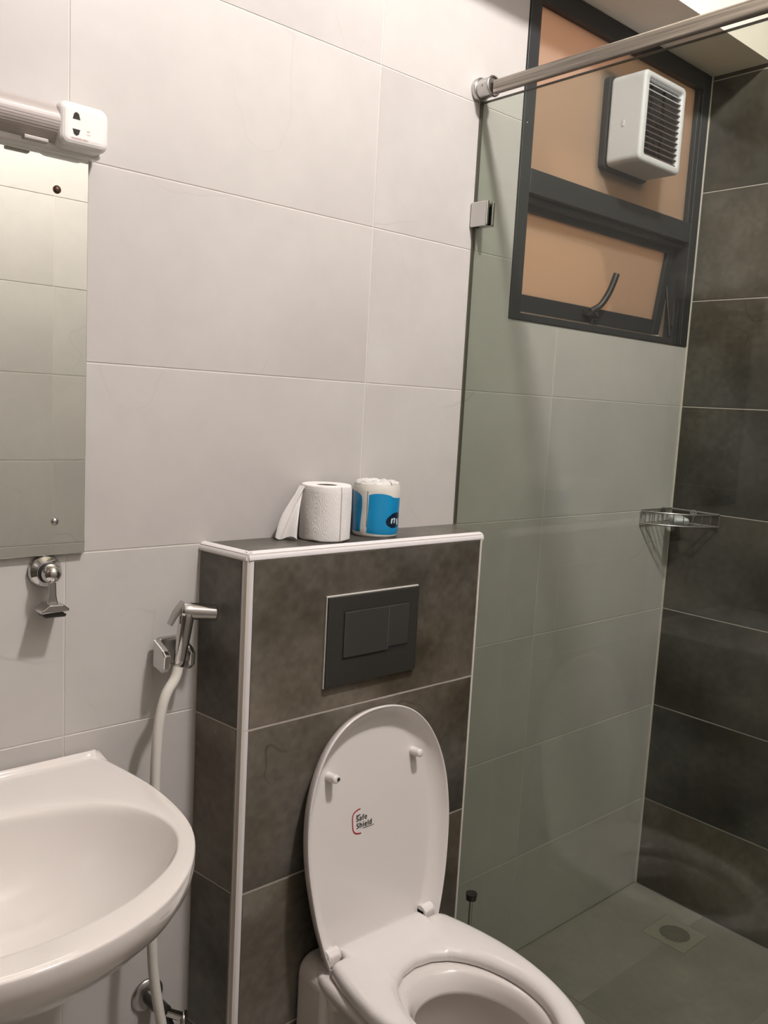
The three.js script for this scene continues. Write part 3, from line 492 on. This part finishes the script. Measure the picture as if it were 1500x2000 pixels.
// ---------------------------------------------------------------- flush plate
{
  const f = thing('flush_plate', 'glossy black dual flush plate on the dark tiled boxing', 'flush plate', [-0.0635, -0.1745, BZ]);
  const px = 0.1125, py = 0.0845;
  mesh('plate', extrude(rectPts(-px, px, -py, py), 0.009, 0.0022, [], 2).translate(0, 0, 0.0006), flushBlack, f);
  mesh('bright_edge', extrude(rectPts(-px - 0.0015, px + 0.0015, -py - 0.0015, py + 0.0018), 0.0045, 0.0006).translate(0, 0, 0.0002), std({ color: lin(0.55, 0.53, 0.49), roughness: 0.5 }), f);
  mesh('button', rspan(-0.0755, 0.0322, -0.0315, 0.0545, 0.008, 0.0128, 0.0014), flushButton, f);
  mesh('button', rspan(0.0342, 0.0872, -0.0265, 0.0545, 0.008, 0.0114, 0.0014), flushButton, f);
  mesh('button_well', span(-0.0775, 0.089, -0.0335, 0.0565, 0.0088, 0.0099), std({ color: lin(0.008, 0.008, 0.008), roughness: 0.8 }), f);
  mesh('button_edge', rspan(0.0316, 0.0330, -0.031, 0.054, 0.0105, 0.0131, 0.0005), chromeDull, f);
}

// ---------------------------------------------------------------- toilet rolls on the ledge
{
  const r = thing('toilet_roll', 'unwrapped white toilet roll with a loose end hanging beside it', 'toilet roll', [-0.1265, 0.0022, 0.053]);
  const ro = 0.0478, ri = 0.0185, H = 0.104, nA = 96, rings = [];
  const P = [[ri, 0.001], [ro * 0.97, 0], [ro, 0.003], [ro, 0.03], [ro, 0.06], [ro, 0.09], [ro - 0.001, H - 0.003], [ro - 0.003, H], [ri + 0.002, H - 0.001], [ri, H - 0.002], [ri, 0.001]];
  P.forEach(([rr, y], k) => rings.push([...Array(nA)].map((_, i) => { const a = i / nA * 2 * Math.PI; const w = rr > 0.03 ? 1 + 0.012 * Math.sin(a * 2 + 1) + 0.008 * Math.sin(a * 5 + y * 60) : 1, wy = k > 0 && k < 3 ? 0.0016 * Math.max(0, Math.sin(a * 4)) : 0; return [Math.sin(a) * rr * w, y + wy, Math.cos(a) * rr * w]; })));
  mesh('tissue', loft(rings), tissue, r);
  mesh('cardboard_core', new THREE.CylinderGeometry(ri, ri, H - 0.004, 32, 1, true).translate(0, H / 2, 0), (() => { const m = card.clone(); m.side = THREE.DoubleSide; return m; })(), r);
  // the loose end: a folded strip that leaves the roll near its top and flares at the ledge
  const st = [], nu = 10, nv = 18;
  for (let v = 0; v <= nv; v++) { const t = v / nv, row = [];
    for (let u = 0; u <= nu; u++) { const s = u / nu - 0.5, wdt = 0.016 + 0.022 * t * t, x = -0.0475 - 0.034 * Math.sin(t * 1.35) + s * wdt * 0.9, z = -0.012 + s * wdt * 0.6 + 0.004 * Math.sin(s * 9 + t * 5), y = 0.097 * (1 - t) ** 0.9 + 0.0035 + 0.004 * Math.sin(s * 7) * t; row.push([x, Math.max(0.0015, y), z]); }
    st.push(row); }
  const back = st.map((row) => row.map(([x, y, z]) => [x + 0.0022, y, z - 0.0022]));
  const strip = [...st.map((row, k) => [...row, ...back[k].slice().reverse()])];
  mesh('loose_end', loft(strip), tissue, r);
}
{
  const w = thing('wrapped_toilet_roll', 'toilet roll still in its blue and white wrapper', 'toilet roll', [-0.0005, 0.0022, 0.0525]);
  const cv = document.createElement('canvas'); cv.width = 1024; cv.height = 512; const c = cv.getContext('2d');
  c.fillStyle = '#dcd9d0'; c.fillRect(0, 0, 1024, 512);
  for (const o of [-1024, 0]) {                                     // one blue panel right round the roll, its seam, and the dark oval badge
    c.save(); c.translate(o, 0); c.fillStyle = '#0c86ba';
    c.beginPath(); c.moveTo(838, 482); c.lineTo(846, 104); c.bezierCurveTo(880, 78, 950, 74, 1010, 108); c.bezierCurveTo(1060, 136, 1110, 132, 1240, 120); c.bezierCurveTo(1400, 100, 1600, 70, 1700, 72); c.bezierCurveTo(1760, 76, 1810, 92, 1818, 130); c.bezierCurveTo(1828, 240, 1806, 380, 1814, 478); c.lineTo(1500, 488); c.bezierCurveTo(1200, 498, 1000, 508, 838, 482); c.fill();
    c.fillStyle = '#4a5357'; c.fillRect(834, 66, 5, 360);
    c.translate(1068, 352); c.rotate(-0.28); c.fillStyle = '#071f33'; c.beginPath(); c.ellipse(0, 0, 98, 76, 0, 0, 7); c.fill(); c.rotate(0.16);
    c.fillStyle = '#cfe4ea'; c.font = 'italic bold 92px sans-serif'; c.fillText('n', -58, 26); c.fillText('V', -2, 54);
    c.restore();
  }
  const tx = new THREE.CanvasTexture(cv); tx.colorSpace = THREE.SRGBColorSpace; tx.wrapS = THREE.RepeatWrapping;
  const wr = phy({ map: tx, roughness: 0.3, clearcoat: 0.4, clearcoatRoughness: 0.2, bumpMap: tileBump, bumpScale: 0.0015 });
  const nA = 96, rings = [], H = 0.106, ro = 0.0462;
  for (let k = 0; k <= 14; k++) { const t = k / 14, y = H * (0.03 + 0.94 * t), rr = ro * (k === 0 ? 0.96 : k === 14 ? 0.965 : 1); rings.push([...Array(nA + 1)].map((_, i) => { const a = i / nA * 2 * Math.PI, wob = 1 + 0.006 * Math.sin(a * 7 + t * 4) + 0.005 * Math.sin(a * 3 - t * 9); return [Math.sin(a) * rr * wob, y, Math.cos(a) * rr * wob]; })); }
  mesh('wrapper', loft(rings, false), wr, w);
  const whiteFilm = phy({ color: lin(0.70, 0.685, 0.65), roughness: 0.3, clearcoat: 0.5, bumpMap: plasterBump, bumpScale: 0.004 });
  const tp = [0.965, 0.93, 0.8, 0.62, 0.5, 0.4, 0.36, 0.2, 0.01].map((k, j) => [...Array(nA)].map((_, i) => { const a = i / nA * 2 * Math.PI; return [Math.sin(a) * ro * k, H * 0.97 + [0, 0.0035, 0.0055, 0.0065, 0.0065, 0.004, -0.002, -0.006, -0.006][j] + 0.0016 * Math.sin(a * 9 + j) * (j > 0 && j < 6 ? 1 : 0), Math.cos(a) * ro * k]; }));
  mesh('wrapper_top', loft(tp), whiteFilm, w);
  mesh('wrapper_base', new THREE.CylinderGeometry(ro * 0.955, ro * 0.92, 0.004, 48).translate(0, 0.0021, 0), whiteFilm, w);
}

// ---------------------------------------------------------------- corner basket with a bar of soap
{
  const b = thing('soap_basket', 'chrome wire corner basket fixed in the shower corner', 'soap basket', [XR, 0, 0]);
  const wire = chromeDull, a0 = [-0.168, 0.002, 0.0065], c0 = [-0.007, 0.002, 0.0065], d0 = [-0.0065, 0.0015, 0.155];
  const bow = (y, n, ex = 0.0) => { const p = []; for (let i = 0; i <= n; i++) { const t = i / n, bul = Math.sin(t * Math.PI) * (0.032 + ex); p.push([-0.168 + (0.1615) * t - bul * 0.68, y, 0.0065 + 0.1485 * t + bul * 0.73]); } return p; };
  const ft = bow(0, 16), fbm_ = bow(-0.034, 16, -0.004);
  mesh('top_rim', merge([rod(a0, c0, 0.0028, 8), rod(c0, d0, 0.0028, 8), tube(ft, 0.0028, 40, 8)]), wire, b);
  mesh('bottom_rim', merge([rod([-0.166, -0.034, 0.0065], [-0.007, -0.034, 0.0065], 0.0022, 8), rod([-0.007, -0.034, 0.0065], [-0.0065, -0.034, 0.153], 0.0022, 8), tube(fbm_, 0.0022, 40, 8)]), wire, b);
  for (let i = 0; i <= 16; i += 2) mesh('upright_wire', rod(ft[i], fbm_[i], 0.0013, 6), wire, b);
  for (let i = 1; i <= 6; i++) mesh('upright_wire', rod([-0.168 + i * 0.0235, 0.002, 0.0065], [-0.168 + i * 0.0235, -0.034, 0.0065], 0.0013, 6), wire, b);
  for (let i = 1; i < 8; i++) { const q = fbm_[i * 2]; mesh('floor_wire', rod([q[0], -0.034, q[2]], [q[0], -0.034, 0.0065], 0.0013, 6), wire, b); }
  mesh('suction_boss', new THREE.CylinderGeometry(0.011, 0.011, 0.005, 20).rotateX(Math.PI / 2).translate(-0.05, -0.004, 0.0028), wire, b);
  mesh('suction_boss', new THREE.CylinderGeometry(0.011, 0.011, 0.005, 20).rotateZ(Math.PI / 2).translate(-0.0028, -0.004, 0.075), wire, b);
  const s = thing('soap_bar', 'pale grey bar of soap lying in the wire corner basket', 'soap', [XR - 0.062, -0.0225, 0.062], 0.75);
  mesh('bar', rbox(0.082, 0.019, 0.042, 0.008, 0, 0, 0, 4), phy({ color: lin(0.62, 0.64, 0.65), roughness: 0.4, bumpMap: tileBump, bumpScale: 0.0006 }), s);
}

// ---------------------------------------------------------------- floor drain, toilet brush
{
  const d = thing('floor_drain', 'square floor drain with a round perforated grate in the shower floor', 'drain', [1.057, FLOOR, 0.222]);
  const circ = (r, n = 40) => [...Array(n)].map((_, i) => [r * Math.cos(i / n * 6.28318), r * Math.sin(i / n * 6.28318)]);
  mesh('drain_frame', extrude(roundRect(-0.064, 0.064, -0.064, 0.064, 0.006), 0.006, 0.0012, [circ(0.041)]).rotateX(-Math.PI / 2).translate(0, -0.0045, 0), std({ color: lin(0.42, 0.39, 0.32), roughness: 0.5, metalness: 0.2 }), d);
  const holes = []; for (let i = -3; i <= 3; i++) for (let j = -3; j <= 3; j++) if (Math.hypot(i, j) < 3.3) holes.push(circ(0.0034, 10).map(([x, y]) => [x + i * 0.0105, y + j * 0.0105]));
  mesh('grate', extrude(circ(0.0402), 0.003, 0, holes).rotateX(-Math.PI / 2).translate(0, -0.0035, 0), std({ color: lin(0.25, 0.23, 0.19), roughness: 0.5, metalness: 0.4 }), d);
  const b = thing('toilet_brush', 'toilet brush with a thin dark handle and round cap behind the toilet', 'toilet brush', [0.238, FLOOR, 0.166]);
  mesh('holder_cup', new THREE.LatheGeometry([[0, 0.0005], [0.03, 0.0005], [0.032, 0.01], [0.033, 0.11], [0.031, 0.11], [0.03, 0.012], [0, 0.012]].map((p) => new THREE.Vector2(...p)), 30), darkMetal, b);
  mesh('brush_handle', rod([0, 0.03, 0], [0, 0.377, 0], 0.0042, 14), chromeDull, b);
  mesh('handle_cap', new THREE.CylinderGeometry(0.0125, 0.0115, 0.014, 24).translate(0, 0.381, 0), darkMetal, b);
  mesh('brush_head', new THREE.CylinderGeometry(0.024, 0.024, 0.07, 24).translate(0, 0.055, 0), std({ color: lin(0.5, 0.5, 0.5), roughness: 1 }), b);
}

// ---------------------------------------------------------------- ceiling lamp that lights the room
{
  const o = thing('ceiling_lamp', 'round ceiling bulb under an added grey metal shade that blocks upward light', 'lamp', [LAMP.pos[0], CEIL, LAMP.pos[2]]);
  const drop = LAMP.pos[1] - CEIL;
  mesh('lamp_holder', new THREE.LatheGeometry([[0, 0], [0.05, 0], [0.05, -0.012], [0.028, -0.02], [0.024, drop + 0.08], [0, drop + 0.08]].map((p) => new THREE.Vector2(...p)), 32).translate(0, -0.0005, 0), plastic, o);
  mesh('added_shade', new THREE.LatheGeometry([[0.022, drop + 0.095], [0.07, drop + 0.09], [0.12, drop + 0.066], [0.16, drop + 0.018], [0.157, drop + 0.018], [0.118, drop + 0.063], [0.069, drop + 0.086], [0.022, drop + 0.091]].map((p) => new THREE.Vector2(...p)), 40), std({ color: lin(0.22, 0.21, 0.2), roughness: 0.5, metalness: 0.3 }), o);  // unseen shade, added to keep lamp light off the ceiling
  mesh('bulb', new THREE.SphereGeometry(LAMP.radius, 32, 20).translate(0, drop, 0), std({ color: lin(0.9, 0.88, 0.85), emissive: lin(...LAMP.color), emissiveIntensity: 30, roughness: 0.4 }), o);
  const l = new THREE.PointLight(lin(...LAMP.color), LAMP.power, 0, 2); l.position.y = drop; l.castShadow = true; l.shadow.radius = LAMP.radius / 0.02; l.shadow.bias = -0.0005; l.name = 'bulb_light'; o.add(l);
}
renderer.render(scene, camera);
